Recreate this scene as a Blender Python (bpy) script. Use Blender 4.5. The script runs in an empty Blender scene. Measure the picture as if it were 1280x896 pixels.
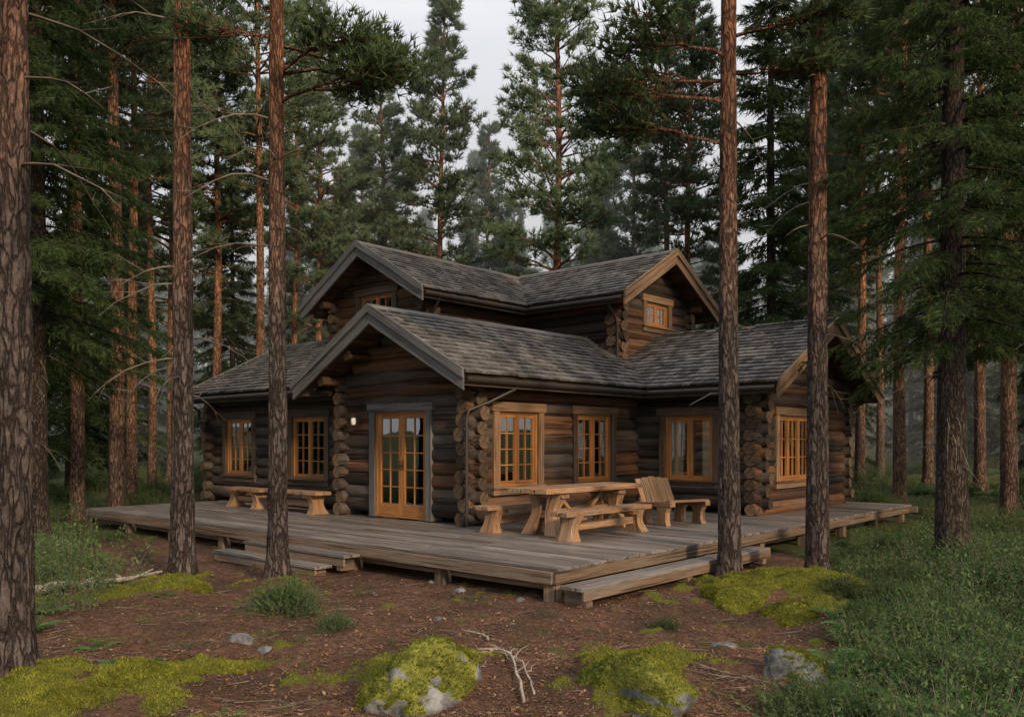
import bpy, math, random
import numpy as np
from mathutils import Matrix, Vector
rng=np.random.default_rng(7); random.seed(7)
F=1043.0; CAMH=1.5
UX,UY=0.6647,0.7471
C0=np.array([-0.72,14.93])
ANG=math.atan2(UY,UX)
def uv2w(u,v): return (C0[0]+u*UX-v*UY, C0[1]+u*UY+v*UX)
def w2uv(x,y):
    dx=x-C0[0]; dy=y-C0[1]
    return dx*UX+dy*UY, -dx*UY+dy*UX
def px(p,Y): return (p-640)/F*Y
# ---------- noise
TAB=rng.random(256); PERM=rng.permutation(256)
def vn3(x,y,z):
    x=np.asarray(x,float);y=np.asarray(y,float);z=np.asarray(z,float)
    ix=np.floor(x).astype(int);iy=np.floor(y).astype(int);iz=np.floor(z).astype(int)
    fx=x-ix;fy=y-iy;fz=z-iz
    fx=fx*fx*(3-2*fx);fy=fy*fy*(3-2*fy);fz=fz*fz*(3-2*fz)
    def h(a,b,c): return TAB[PERM[(PERM[(PERM[a&255]+b)&255]+c)&255]]
    r=0
    for a,wa in ((0,1-fx),(1,fx)):
        for b,wb in ((0,1-fy),(1,fy)):
            for c,wc in ((0,1-fz),(1,fz)):
                r=r+wa*wb*wc*h(ix+a,iy+b,iz+c)
    return r*2-1
def fbm(x,y,z=0.0,o=4):
    x=np.asarray(x,float); z=np.zeros_like(x)+z
    r=0;a=.5
    for i in range(o):
        r=r+a*vn3(x,y,z); x=x*2.03+11.3;y=y*2.03+5.1;z=z*2.03+3.7;a*=.5
    return r
def sm(t): t=np.clip(t,0,1); return t*t*(3-2*t)
# ---------- mesh builder
class MB:
    def __init__(s):
        s.V=[];s.F=[];s.G=[];s.R=[];s.n=0
    def add(s,V,Fc,mat=0,smooth=False,gc=None,rnd=None):
        V=np.asarray(V,float).reshape(-1,3);Fc=np.asarray(Fc,int)
        s.V.append(V)
        s.F.append((Fc+s.n,mat,smooth))
        s.G.append(V if gc is None else np.asarray(gc,float))
        if rnd is None: rnd=rng.random()
        s.R.append(np.zeros(len(V))+rnd)
        s.n+=len(V)
    def box(s,c,size,mat=0,rot=None,g=None,rnd=None,jit=0):
        sx,sy,sz=[q/2 for q in size]
        L=np.array([[-sx,-sy,-sz],[sx,-sy,-sz],[sx,sy,-sz],[-sx,sy,-sz],[-sx,-sy,sz],[sx,-sy,sz],[sx,sy,sz],[-sx,sy,sz]])
        if jit: L=L+rng.normal(0,jit,L.shape)
        if g is None: g=int(np.argmax(size))
        gc=L[:,[g,(g+1)%3,(g+2)%3]]+rng.random(3)*20
        P=L if rot is None else L@np.asarray(rot).T
        s.add(P+np.asarray(c),[[0,3,2,1],[4,5,6,7],[0,1,5,4],[1,2,6,5],[2,3,7,6],[3,0,4,7]],mat,False,gc,rnd)
    def bar(s,p0,p1,w,h,mat=0,up=(0,0,1),rnd=None):
        p0=np.asarray(p0,float);p1=np.asarray(p1,float);d=p1-p0;L=np.linalg.norm(d);x=d/L
        y=np.cross(up,x);y/=np.linalg.norm(y);z=np.cross(x,y)
        s.box((p0+p1)/2,(L,w,h),mat,np.stack([x,y,z],1),0,rnd)
    def tube(s,pts,rad,seg=10,mat=0,cap=None,rough=0,rnd=None,capoff=True):
        pts=np.asarray(pts,float);n=len(pts);rad=np.zeros(n)+rad
        t=np.gradient(pts,axis=0);t/=np.linalg.norm(t,axis=1)[:,None]
        ref=np.array([0,0,1.]) if abs(t[0,2])<.8 else np.array([1.,0,0])
        a=np.cross(t,ref);a/=np.linalg.norm(a,axis=1)[:,None];b=np.cross(t,a)
        th=np.linspace(0,2*np.pi,seg,endpoint=False)
        rr=rad[:,None]*np.ones(seg)
        if rough: rr=rr*(1+rough*rng.normal(0,1,(n,seg)))
        V=pts[:,None,:]+a[:,None,:]*(rr*np.cos(th))[:,:,None]+b[:,None,:]*(rr*np.sin(th))[:,:,None]
        al=np.concatenate([[0],np.cumsum(np.linalg.norm(np.diff(pts,axis=0),axis=1))])
        gc=np.stack([al[:,None]+0*rr,rr*np.cos(th),rr*np.sin(th)],2).reshape(-1,3)
        i=np.arange(n-1)[:,None]*seg;j=np.arange(seg);k=(j+1)%seg
        Fc=np.stack([i+j,i+seg+j,i+seg+k,i+k],2).reshape(-1,4)
        rn=rng.random() if rnd is None else rnd
        off=rng.random(3)*20
        s.add(V.reshape(-1,3),Fc,mat,True,gc+off,rn)
        if cap is not None:
            for e,sg in ((0,1),(n-1,-1)):
                ring=V[e];c=pts[e]-t[e]*0.0
                CV=np.vstack([ring,c]);ff=[[q,(q+1)%seg,seg] if sg>0 else [(q+1)%seg,q,seg] for q in range(seg)]
                g=np.stack([np.zeros(seg+1),np.append(rr[e]*np.cos(th),0),np.append(rr[e]*np.sin(th),0)],1)
                s.add(CV,ff,cap,False,g,rn)
    def prof(s,pr,x0,x1,mat=0,xf=None,rnd=None):
        V=[];
        for x in (x0,x1):
            for z,a,b in pr: V+= [[x,a,z],[x,b,z]]
        V=np.array(V,float);n=len(pr);m=2*n;Fc=[]
        for i in range(n-1):
            a=2*i
            Fc+=[[a,a+2,a+3,a+1],[m+a,m+a+1,m+a+3,m+a+2],[a,m+a,m+a+2,a+2],[a+1,a+3,m+a+3,m+a+1]]
        Fc+=[[0,1,m+1,m],[m-2,2*m-2,2*m-1,m-1]]
        gc=V[:,[2,0,1]]+rng.random(3)*20
        if xf is not None: V=xf(V)
        s.add(V,Fc,mat,False,gc,rnd)
    def sticks(s,P0,P1,r0,r1,mat=0):
        P0=np.asarray(P0);P1=np.asarray(P1);N=len(P0)
        if N==0:return
        r0=np.zeros(N)+r0;r1=np.zeros(N)+r1
        d=P1-P0;d/=np.linalg.norm(d,axis=1)[:,None]+1e-9
        a=np.cross(d,[.3,.2,.93]);a/=np.linalg.norm(a,axis=1)[:,None]+1e-9;b=np.cross(d,a)
        V=[]
        for P,r in ((P0,r0),(P1,r1)):
            for k in range(3):
                th=k*2.0944
                V.append(P+(a*math.cos(th)+b*math.sin(th))*r[:,None])
        V=np.stack(V,1).reshape(-1,3)
        base=(np.arange(N)*6)[:,None]
        Fc=np.concatenate([base+np.array(q) for q in ([0,3,4,1],[1,4,5,2],[2,5,3,0])])
        s.add(V,Fc,mat,True)
    def blades(s,P,D,k,ln,wd,spread,mat=0,droop=0):
        P=np.repeat(np.asarray(P),k,0);D=np.repeat(np.asarray(D),k,0);N=len(P)
        if N==0:return
        D=D/(np.linalg.norm(D,axis=1)[:,None]+1e-9)
        D=D+spread*rng.normal(0,1,(N,3));D[:,2]-=droop;D/=np.linalg.norm(D,axis=1)[:,None]+1e-9
        L=ln*rng.uniform(.65,1.3,N)[:,None]
        sd=np.cross(D,rng.normal(0,1,(N,3)));sd/=np.linalg.norm(sd,axis=1)[:,None]+1e-9;sd*=wd/2
        V=np.stack([P-sd,P+sd,P+D*L],1).reshape(-1,3)
        s.add(V,np.arange(3*N).reshape(-1,3),mat,False,None,np.repeat(rng.random(N),3))
    def mesh(s,name,mats):
        V=np.concatenate(s.V);me=bpy.data.meshes.new(name)
        for m in mats: me.materials.append(m)
        me.vertices.add(len(V));me.vertices.foreach_set('co',V.ravel())
        lt=np.concatenate([np.full(len(f),f.shape[1]) for f,_,_ in s.F])
        li=np.concatenate([f.ravel() for f,_,_ in s.F])
        mi=np.concatenate([np.full(len(f),m) for f,m,_ in s.F])
        so=np.concatenate([np.full(len(f),q) for f,_,q in s.F])
        me.loops.add(len(li));me.loops.foreach_set('vertex_index',li.astype(np.int32))
        me.polygons.add(len(lt));ls=np.concatenate([[0],np.cumsum(lt)[:-1]])
        me.polygons.foreach_set('loop_start',ls.astype(np.int32))
        try: me.polygons.foreach_set('loop_total',lt.astype(np.int32))
        except Exception: pass
        me.polygons.foreach_set('material_index',mi.astype(np.int32))
        me.polygons.foreach_set('use_smooth',so.astype(bool))
        me.update(calc_edges=True)
        a=me.attributes.new('gc','FLOAT_VECTOR','POINT');a.data.foreach_set('vector',np.concatenate(s.G).ravel())
        a=me.attributes.new('rnd','FLOAT','POINT');a.data.foreach_set('value',np.concatenate(s.R))
        return me
    def obj(s,name,mats,parent=None,bevel=0):
        me=s.mesh(name,mats);ob=bpy.data.objects.new(name,me);bpy.context.collection.objects.link(ob)
        if parent: ob.parent=parent
        if bevel:
            m=ob.modifiers.new('bevel','BEVEL');m.width=bevel;m.segments=2;m.limit_method='ANGLE'
        return ob
def empty(name,loc=(0,0,0),rz=0):
    e=bpy.data.objects.new(name,None);bpy.context.collection.objects.link(e);e.location=loc;e.rotation_euler=(0,0,rz);e.empty_display_size=.1
    return e
# ---------- materials
class NT:
    def __init__(s,name):
        s.m=bpy.data.materials.new(name);s.m.use_nodes=True;s.t=s.m.node_tree;s.t.nodes.clear()
        s.out=s.t.nodes.new('ShaderNodeOutputMaterial')
    def n(s,typ,**k):
        nd=s.t.nodes.new(typ)
        for a,b in k.items(): setattr(nd,a,b)
        return nd
    def set(s,sock,v):
        if isinstance(v,bpy.types.NodeSocket): s.t.links.new(v,sock)
        else: sock.default_value=v
    def attr(s,name,vec=False):
        nd=s.n('ShaderNodeAttribute',attribute_name=name);return nd.outputs['Vector' if vec else 'Fac']
    def mapping(s,v,sc=(1,1,1),loc=(0,0,0)):
        nd=s.n('ShaderNodeMapping');s.set(nd.inputs['Vector'],v);nd.inputs['Scale'].default_value=sc;nd.inputs['Location'].default_value=loc;return nd.outputs[0]
    def objc(s): return s.n('ShaderNodeTexCoord').outputs['Object']
    def noise(s,v,scale=5,detail=4,rough=.6,dist=0):
        nd=s.n('ShaderNodeTexNoise');s.set(nd.inputs['Vector'],v);nd.inputs['Scale'].default_value=scale;nd.inputs['Detail'].default_value=detail;nd.inputs['Roughness'].default_value=rough;nd.inputs['Distortion'].default_value=dist;return nd.outputs[0]
    def voro(s,v,scale=5,feature='F1'):
        nd=s.n('ShaderNodeTexVoronoi',feature=feature);s.set(nd.inputs['Vector'],v);nd.inputs['Scale'].default_value=scale;return nd.outputs['Distance']
    def ramp(s,f,stops):
        nd=s.n('ShaderNodeValToRGB');s.set(nd.inputs[0],f);e=nd.color_ramp.elements
        while len(e)<len(stops): e.new(.5)
        for i,(p,c) in enumerate(stops):
            e[i].position=p;e[i].color=(c,c,c,1) if isinstance(c,(int,float)) else (*c,1)
        return nd.outputs[0]
    def mix(s,f,a,b,mode='MIX'):
        nd=s.n('ShaderNodeMix',data_type='RGBA',blend_type=mode);s.set(nd.inputs[0],f)
        for i,v in ((6,a),(7,b)):
            if isinstance(v,tuple) and len(v)==3: v=(*v,1)
            if isinstance(v,(int,float)): v=(v,v,v,1)
            s.set(nd.inputs[i],v)
        return nd.outputs[2]
    def math(s,op,a,b=0.0,c=0.0):
        nd=s.n('ShaderNodeMath',operation=op);s.set(nd.inputs[0],a);s.set(nd.inputs[1],b);s.set(nd.inputs[2],c);return nd.outputs[0]
    def mr(s,v,a,b,c,d):
        nd=s.n('ShaderNodeMapRange');s.set(nd.inputs[0],v)
        for i,q in enumerate((a,b,c,d)): s.set(nd.inputs[i+1],q)
        return nd.outputs[0]
    def bump(s,h,strength=.5,dist=.01):
        nd=s.n('ShaderNodeBump');s.set(nd.inputs['Height'],h);nd.inputs['Strength'].default_value=strength;nd.inputs['Distance'].default_value=dist;return nd.outputs[0]
    def pbr(s,col,rough=.8,normal=None,spec=.3,metal=0):
        p=s.n('ShaderNodeBsdfPrincipled')
        if isinstance(col,tuple) and len(col)==3: col=(*col,1)
        s.set(p.inputs['Base Color'],col);s.set(p.inputs['Roughness'],rough);p.inputs['Specular IOR Level'].default_value=spec;p.inputs['Metallic'].default_value=metal
        if normal is not None: s.set(p.inputs['Normal'],normal)
        s.t.links.new(p.outputs[0],s.out.inputs[0]);return s.m
def wood(name,dark,light,grey=None,greyamt=.4,rough=.75,var=.35,crack=.6,bumpd=.006,spec=.25):
    t=NT(name);g=t.attr('gc',True);r=t.attr('rnd')
    n1=t.noise(t.mapping(g,(.9,16,16)),1,6,.65,.3)
    n2=t.noise(t.mapping(g,(.8,3,3)),1,4,.6)
    n3=t.noise(t.mapping(g,(3,70,70)),1,3,.6)
    col=t.ramp(n1,[(.3,dark),(.7,light)])
    if grey: 
        col=t.mix(t.mr(n2,.38,.62,0,greyamt),col,grey)
    col=t.mix(.55,col,t.ramp(n3,[(.35,.35),(.6,1.1)]),'MULTIPLY')
    ck=t.ramp(t.noise(t.mapping(g,(.5,22,22),(3,1,2)),1,2,.5),[(.36,1-crack),(.41,1.0)])
    col=t.mix(1,col,ck,'MULTIPLY')
    v=t.mr(r,0,1,1-var,1+var)
    col=t.mix(1,col,v,'MULTIPLY')
    h=t.math('ADD',t.math('MULTIPLY',n1,1.0),t.math('ADD',t.math('MULTIPLY',n3,.5),t.math('MULTIPLY',ck,.8)))
    return t.pbr(col,rough,t.bump(h,.7,bumpd),spec)
M={}
M['log']=wood('log_wood',(.021,.014,.010),(.082,.051,.032),(.074,.066,.059),.7,.72,.5,.75,.010)
M['logw']=wood('warm_log_wood',(.045,.021,.011),(.19,.083,.034),(.085,.065,.05),.5,.7,.5,.75,.010)
M['trim']=wood('trim_wood',(.045,.029,.018),(.13,.078,.045),(.10,.087,.074),.45)
M['amber']=wood('amber_wood',(.24,.095,.024),(.47,.20,.055),None,0,.42,.2,.2,.002,.4)
M['greyb']=wood('weathered_board',(.055,.052,.051),(.15,.145,.14),(.18,.175,.17),.5)
M['brownb']=wood('brown_board',(.115,.062,.032),(.28,.165,.092),(.21,.17,.13),.4)
M['deck']=wood('deck_wood',(.09,.072,.06),(.225,.188,.158),(.24,.225,.21),.65,.42,.36,.65,.004,.5)
M['deckside']=wood('deck_edge_wood',(.10,.062,.037),(.26,.172,.108),(.2,.168,.135),.5)
M['furn']=wood('pine_furniture_wood',(.20,.10,.045),(.46,.255,.125),(.30,.23,.165),.5,.5,.22,.6,.004,.35)
M['shing']=wood('shingle_wood',(.042,.038,.036),(.155,.14,.13),(.135,.126,.118),.5,.7,.6,.6)
M['soffit']=wood('soffit_wood',(.05,.028,.015),(.15,.08,.04),None,0)
t=NT('log_end_grain');g=t.attr('gc',True)
ln=t.n('ShaderNodeVectorMath',operation='LENGTH');t.set(ln.inputs[0],g)
w=t.math('SINE',t.math('MULTIPLY',ln.outputs['Value'],420))
c=t.mix(t.mr(w,-1,1,0,1),(.10,.063,.038),(.18,.118,.07))
c=t.mix(t.mr(t.noise(g,14,4),.4,.62,0,.85),c,(.05,.035,.026));c=t.mix(1,c,t.mr(t.attr('rnd'),0,1,.35,1.25),'MULTIPLY')
M['end']=t.pbr(c,.85,t.bump(w,.4,.003))
t=NT('dark_metal');M['metal']=t.pbr((.03,.024,.02),.45,None,.5)
t=NT('interior_dark');M['inner']=t.pbr((.12,.08,.05),.9)
t=NT('curtain_cloth');M['curtain']=t.pbr((.78,.70,.56),.9)
t=NT('lamp_glass');M['lampg']=t.pbr((.75,.74,.7),.3)
t=NT('window_glass')
gl=t.n('ShaderNodeBsdfGlossy');gl.inputs['Roughness'].default_value=.015;gl.inputs['Color'].default_value=(.95,.97,1,1)
t.set(gl.inputs['Normal'],t.bump(t.noise(t.objc(),2.2,1,.4),.05,.05))
tr=t.n('ShaderNodeBsdfTransparent');tr.inputs[0].default_value=(.92,.93,.9,1)
fr=t.n('ShaderNodeFresnel');fr.inputs[0].default_value=1.6
mx=t.n('ShaderNodeMixShader');t.set(mx.inputs[0],t.mr(fr.outputs[0],0,1,.14,1));t.set(mx.inputs[1],tr.outputs[0]);t.set(mx.inputs[2],gl.outputs[0]);t.t.links.new(mx.outputs[0],t.out.inputs[0]);M['glass']=t.m
def bark(name,lo1,lo2,hi1,hi2,z0,z1,sc=1.0,vs=2.6,warp=1.9):
    t=NT(name);o=t.objc()
    m=t.mapping(o,(11*sc,11*sc,vs*sc))
    nn=t.n('ShaderNodeTexNoise');t.set(nn.inputs['Vector'],m);nn.inputs['Scale'].default_value=1.1;nn.inputs['Detail'].default_value=5
    sv=t.n('ShaderNodeVectorMath',operation='SCALE');t.set(sv.inputs[0],nn.outputs['Color']);sv.inputs['Scale'].default_value=warp
    mm=t.n('ShaderNodeVectorMath',operation='ADD');t.set(mm.inputs[0],m);t.set(mm.inputs[1],sv.outputs[0])
    v=t.voro(mm.outputs[0],1.5,'DISTANCE_TO_EDGE')
    crack=t.ramp(v,[(.0,.15),(.2,1.0)])
    fine=t.noise(t.mapping(o,(34*sc,34*sc,12*sc)),1,6,.75)
    big=t.noise(t.mapping(o,(5,5,1.2)),1,3)
    lo=t.mix(t.mr(fine,.35,.65,0,1),lo1,lo2);hi=t.mix(t.mr(fine,.35,.65,0,1),hi1,hi2)
    z=t.n('ShaderNodeSeparateXYZ');t.set(z.inputs[0],o)
    zz=t.math('ADD',z.outputs[2],t.math('MULTIPLY',big,3.5))
    col=t.mix(t.mr(zz,z0,z1,0,1),lo,hi);col=t.mix(.85,col,crack,'MULTIPLY')
    col=t.mix(1,col,t.mr(big,.3,.7,.5,1.4),'MULTIPLY')
    h=t.math('ADD',crack,t.math('MULTIPLY',fine,.9))
    return t.pbr(col,.9,t.bump(h,1,.035),.15)
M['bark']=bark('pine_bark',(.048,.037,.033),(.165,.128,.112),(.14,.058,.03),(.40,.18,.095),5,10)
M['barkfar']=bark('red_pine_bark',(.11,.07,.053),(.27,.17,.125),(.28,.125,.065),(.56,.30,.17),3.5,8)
M['barks']=bark('spruce_bark',(.045,.034,.028),(.14,.105,.085),(.055,.04,.032),(.15,.11,.085),2,20,1.4)
def foliage(name,c1,c2,c3,trans=.25,nsc=.8):
    t=NT(name);o=t.objc();oi=t.n('ShaderNodeObjectInfo')
    n=t.noise(o,nsc,3,.6)
    col=t.mix(t.mr(n,.35,.65,0,1),c1,c2)
    col=t.mix(t.mr(t.attr('rnd'),.7,1,0,.7),col,c3)
    col=t.mix(1,col,t.mr(oi.outputs['Random'],0,1,.7,1.25),'MULTIPLY')
    d=t.n('ShaderNodeBsdfDiffuse');t.set(d.inputs[0],col)
    if trans<=0: t.t.links.new(d.outputs[0],t.out.inputs[0]);return t.m
    tl=t.n('ShaderNodeBsdfTranslucent');t.set(tl.inputs[0],col)
    mx=t.n('ShaderNodeMixShader');mx.inputs[0].default_value=trans
    t.set(mx.inputs[1],d.outputs[0]);t.set(mx.inputs[2],tl.outputs[0]);t.t.links.new(mx.outputs[0],t.out.inputs[0]);return t.m
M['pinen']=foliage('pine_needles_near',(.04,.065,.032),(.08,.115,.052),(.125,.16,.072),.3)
M['pine']=foliage('pine_needles',(.085,.13,.07),(.155,.205,.11),(.23,.27,.145),.3)  # mid-distance needles, base colour lightened for haze
M['pinehaze']=foliage('haze_tinted_pine_needles',(.13,.185,.13),(.19,.25,.175),(.25,.30,.2),.3)  # aerial haze painted into the base colour: paler, greyer green for far pines
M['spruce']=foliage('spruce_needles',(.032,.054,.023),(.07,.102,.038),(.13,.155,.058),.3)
M['sprucehaze']=foliage('haze_tinted_spruce_needles',(.085,.13,.085),(.14,.19,.12),(.18,.23,.13),.3)  # far spruce green paled the same way, haze put into the colour
M['leaf']=foliage('undergrowth_leaves',(.05,.095,.035),(.115,.165,.06),(.20,.235,.10),.35,1.0)
M['fern']=foliage('fern_leaves',(.055,.13,.038),(.115,.21,.062),(.17,.25,.10),.35,2)
M['grass']=foliage('grass_blades',(.08,.115,.04),(.155,.18,.07),(.27,.24,.12),.35,2)
M['litter']=foliage('needle_litter',(.17,.08,.04),(.34,.18,.10),(.50,.35,.23),.0,2)
M['mossf']=foliage('moss_tufts',(.085,.10,.018),(.21,.21,.032),(.33,.30,.06),.3,4)
t=NT('dead_wood');o=t.objc();n=t.noise(t.mapping(o,(8,8,8)),1,5);M['dead']=t.pbr(t.mix(t.mr(n,.35,.65,0,1),(.15,.12,.095),(.42,.36,.30)),.85,t.bump(n,.6,.01))
t=NT('dead_branch');M['deadb']=t.pbr(t.mix(t.mr(t.noise(t.objc(),6,3),.35,.65,0,1),(.08,.06,.048),(.2,.16,.13)),.9)
def rockmat(name,moss):
    t=NT(name);o=t.objc();n=t.noise(o,6,8,.65);n2=t.noise(o,30,5,.7)
    c=t.ramp(n,[(.3,(.05,.05,.05)),(.5,(.14,.14,.138)),(.72,(.30,.30,.29))]);c=t.mix(.5,c,t.mr(n2,.3,.7,.5,1.4),'MULTIPLY')
    h=t.math('ADD',n,t.math('MULTIPLY',n2,.4))
    if moss:
        a=t.attr('moss');mc=t.mix(t.mr(t.noise(o,12,5),.35,.65,0,1),(.07,.08,.014),(.21,.21,.035))
        f=t.mr(t.math('ADD',a,t.math('MULTIPLY',t.math('SUBTRACT',n2,.5),.6)),.45,.55,0,1);c=t.mix(f,c,mc)
    return t.pbr(c,.9,t.bump(h,.8,.03),.2)
M['rock']=rockmat('lichen_rock',False);M['rockm']=rockmat('mossy_rock',True)
# ---------- ground
def dist_rect(x,y):
    u,v=w2uv(x,y);du=np.maximum(np.maximum(-3.1-u,u-10.6),0);dv=np.maximum(np.maximum(-4.5-v,v-9.9),0)
    return np.sqrt(du*du+dv*dv)
def gau(x,y,cx,cy,s): return np.exp(-((x-cx)**2+(y-cy)**2)/(2*s*s))
MS=[(3.3,10.5,.55,1.4),(2.75,10.9,.28,1.1),(4.35,11.0,.5,1.3),(4.9,10.4,.4,1.0),(3.9,9.9,.4,1.0),(px(790,6.5),6.5,.42,1.2),(px(545,6.9),6.9,.36,1.2),(-3.0,6.5,.36,1.1),(-3.5,6.0,.36,1.1),(-2.5,6.9,.22,.9),(-4.4,11.0,.33,.9),(-5.6,10.5,.6,.75),(-3.1,11.1,.25,.7),(3.0,6.6,.35,.75),(-2.2,5.6,.3,.7)]
def gh(x,y):
    x=np.asarray(x,float);y=np.asarray(y,float)
    d=dist_rect(x,y);k=sm(d/2.0)
    z=-.42+.18*fbm(x*.45,y*.45,1.3,3)*k+.07*fbm(x*2.2,y*2.2,4.1,4)*(.4+.6*k)
    z=z+.026*np.maximum(0,y-14)*sm(d/6)+11*sm((y-55)/90)+3*sm((np.abs(x)-40)/60)
    z=z+.30*gau(x,y,3.65,10.6,.62)+.12*gau(x,y,px(790,6.5),6.5,.5)+.1*gau(x,y,px(545,6.9),6.9,.45)+.2*gau(x,y,-3.9,6.5,.5)+.16*gau(x,y,-2.95,6.4,.35)
    z=z+.10*sm((x-3.4)/1.5)*sm((10.5-y)/3)*sm((y-3)/3)+.1*gau(x,y,-4.5,11.4,.5)+.1*gau(x,y,-3.2,11.4,.4)+.12*gau(x,y,6.3,11.9,.6)
    return z
def green(x,y):
    n=fbm(x*.8,y*.8,9.,4)
    a=sm((x-(.7+.26*y)+n*1.6)/.9);b=sm((-x-(1.6+.33*y)+n*1.6)/1.2);c=sm((y-19)/4)*sm(dist_rect(x,y)/3)
    return np.maximum(np.maximum(a,b),c)
def mossm(x,y):
    n=fbm(x*2.8,y*2.8,2.,5)
    m=0
    for cx,cy,s,a in MS: m=m+a*gau(x,y,cx,cy,s)
    return np.clip(m+n*1.6-.2,0,1)
def mossh(x,y): return mossm(x,y)*(.04+.12*np.abs(fbm(x*5,y*5,3.,3)))
t_=np.linspace(-1,1,500);xs=170*np.sinh(t_*5.4)/math.sinh(5.4);ys=8.0+190*np.sinh(t_*5.4)/math.sinh(5.4);ys=ys[ys>-60]
X,Y=np.meshgrid(xs,ys);Z=gh(X,Y)+mossh(X,Y)+.014*fbm(X*9,Y*9,1.,2)
mb=MB();ny,nx=X.shape;ii=np.arange(ny-1)[:,None]*nx+np.arange(nx-1)
mb.add(np.stack([X,Y,Z],2).reshape(-1,3),np.stack([ii,ii+1,ii+nx+1,ii+nx],2).reshape(-1,4),0,True)
t=NT('forest_floor');o=t.objc();gn=t.attr('green');mo=t.attr('moss')
n1=t.noise(o,1.6,6,.65);n2=t.noise(o,14,6,.75);n3=t.noise(o,70,4,.8);vv=t.voro(t.mapping(o,(1,1.3,1)),45)
c=t.ramp(n2,[(.3,(.055,.032,.022)),(.5,(.155,.084,.054)),(.7,(.29,.172,.11))])
c=t.mix(t.mr(n1,.42,.62,0,.75),c,(.07,.047,.034))
c=t.mix(.7,c,t.ramp(n3,[(.3,.35),(.7,1.6)]),'MULTIPLY')
gc_=t.mix(t.mr(n3,.35,.65,0,1),(.035,.05,.018),(.10,.125,.04))
c=t.mix(t.mr(t.math('ADD',gn,t.math('MULTIPLY',t.math('SUBTRACT',n2,.5),1.2)),.4,.75,0,.85),c,gc_)
mc=t.mix(t.mr(n3,.35,.65,0,1),(.07,.08,.014),(.22,.215,.035))
c=t.mix(t.mr(t.math('ADD',mo,t.math('MULTIPLY',t.math('SUBTRACT',n2,.5),1.1)),.4,.6,0,1),c,mc)
h=t.math('ADD',t.math('MULTIPLY',n2,1.2),t.math('ADD',t.math('MULTIPLY',n3,.6),t.math('MULTIPLY',vv,.5)))
M['ground']=t.pbr(c,.95,t.bump(h,1,.045),.1)
gob=mb.obj('ground',[M['ground']])
for nm,fn in (('green',green),('moss',mossm)):
    a=gob.data.attributes.new(nm,'FLOAT','POINT');a.data.foreach_set('value',fn(X,Y).ravel())
# ---------- cabin
cab=empty('log_cabin',(C0[0],C0[1],0),ANG)
def P(axis,fixed,out,a,d,z):
    return (a,fixed+out*d,z) if axis=='u' else (fixed+out*d,a,z)
LR=.162;DZ=.25
logs=MB()
def wall(axis,fixed,out,a0,a1,z0,z1,ops=(),e0=0,e1=0,off=0,gab=None,warm=0):
    z=z0+off;
    zmax=z1 if gab is None else gab[1]
    while z<zmax:
        s0,s1=a0-e0,a1+e1
        if z>z1 and gab:
            hl=(gab[1]-.16-z)/gab[2]
            if hl<.12: break
            s0=max(s0,gab[0]-hl);s1=min(s1,gab[0]+hl)
        segs=[(s0-(rng.uniform(-.05,.06) if e0 and z<=z1 else 0),s1+(rng.uniform(-.05,.06) if e1 and z<=z1 else 0))]
        for b0,b1,zb,zt in ops:
            if z>zb-.06 and z<zt+.06:
                ns=[]
                for p,q in segs:
                    if b0>p and b1<q: ns+=[(p,b0),(b1,q)]
                    else: ns.append((p,q))
                segs=ns
        for p,q in segs:
            n=max(3,int((q-p)/.4)+1);aa=np.linspace(p,q,n)
            br=[]
            if e0 and p<a0-.05: br+=[a0-.15,a0-.12]
            if e1 and q>a1+.05: br+=[a1+.12,a1+.15]
            aa=np.unique(np.round(np.concatenate([aa,br]),4));n=len(aa)
            lo_=rng.normal(0,.007)-.012
            w=rng.normal(0,.004,n)+lo_;wz=rng.normal(0,.003,n)
            pts=np.array([P(axis,fixed,out,a,w[i],z+wz[i]) for i,a in enumerate(aa)])
            wm=warm if isinstance(warm,(int,float)) else warm(z)
            rr=LR*(1+rng.normal(0,.015))*np.ones(n);es=rng.uniform(.112,.134)
            rr[(aa<=a0-.145)&(e0>0)]=es;rr[(aa>=a1+.145)&(e1>0)]=es
            logs.tube(pts,rr,16,1 if rng.random()<wm else 0,2,.010)
        z+=DZ
WZ0,WZ1=.67,2.06
def op(a0,a1,z0=WZ0,z1=WZ1): return (a0-.08,a1+.08,z0-.08,z1+.08)
frames=MB();glass=MB();curt=MB()
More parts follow.
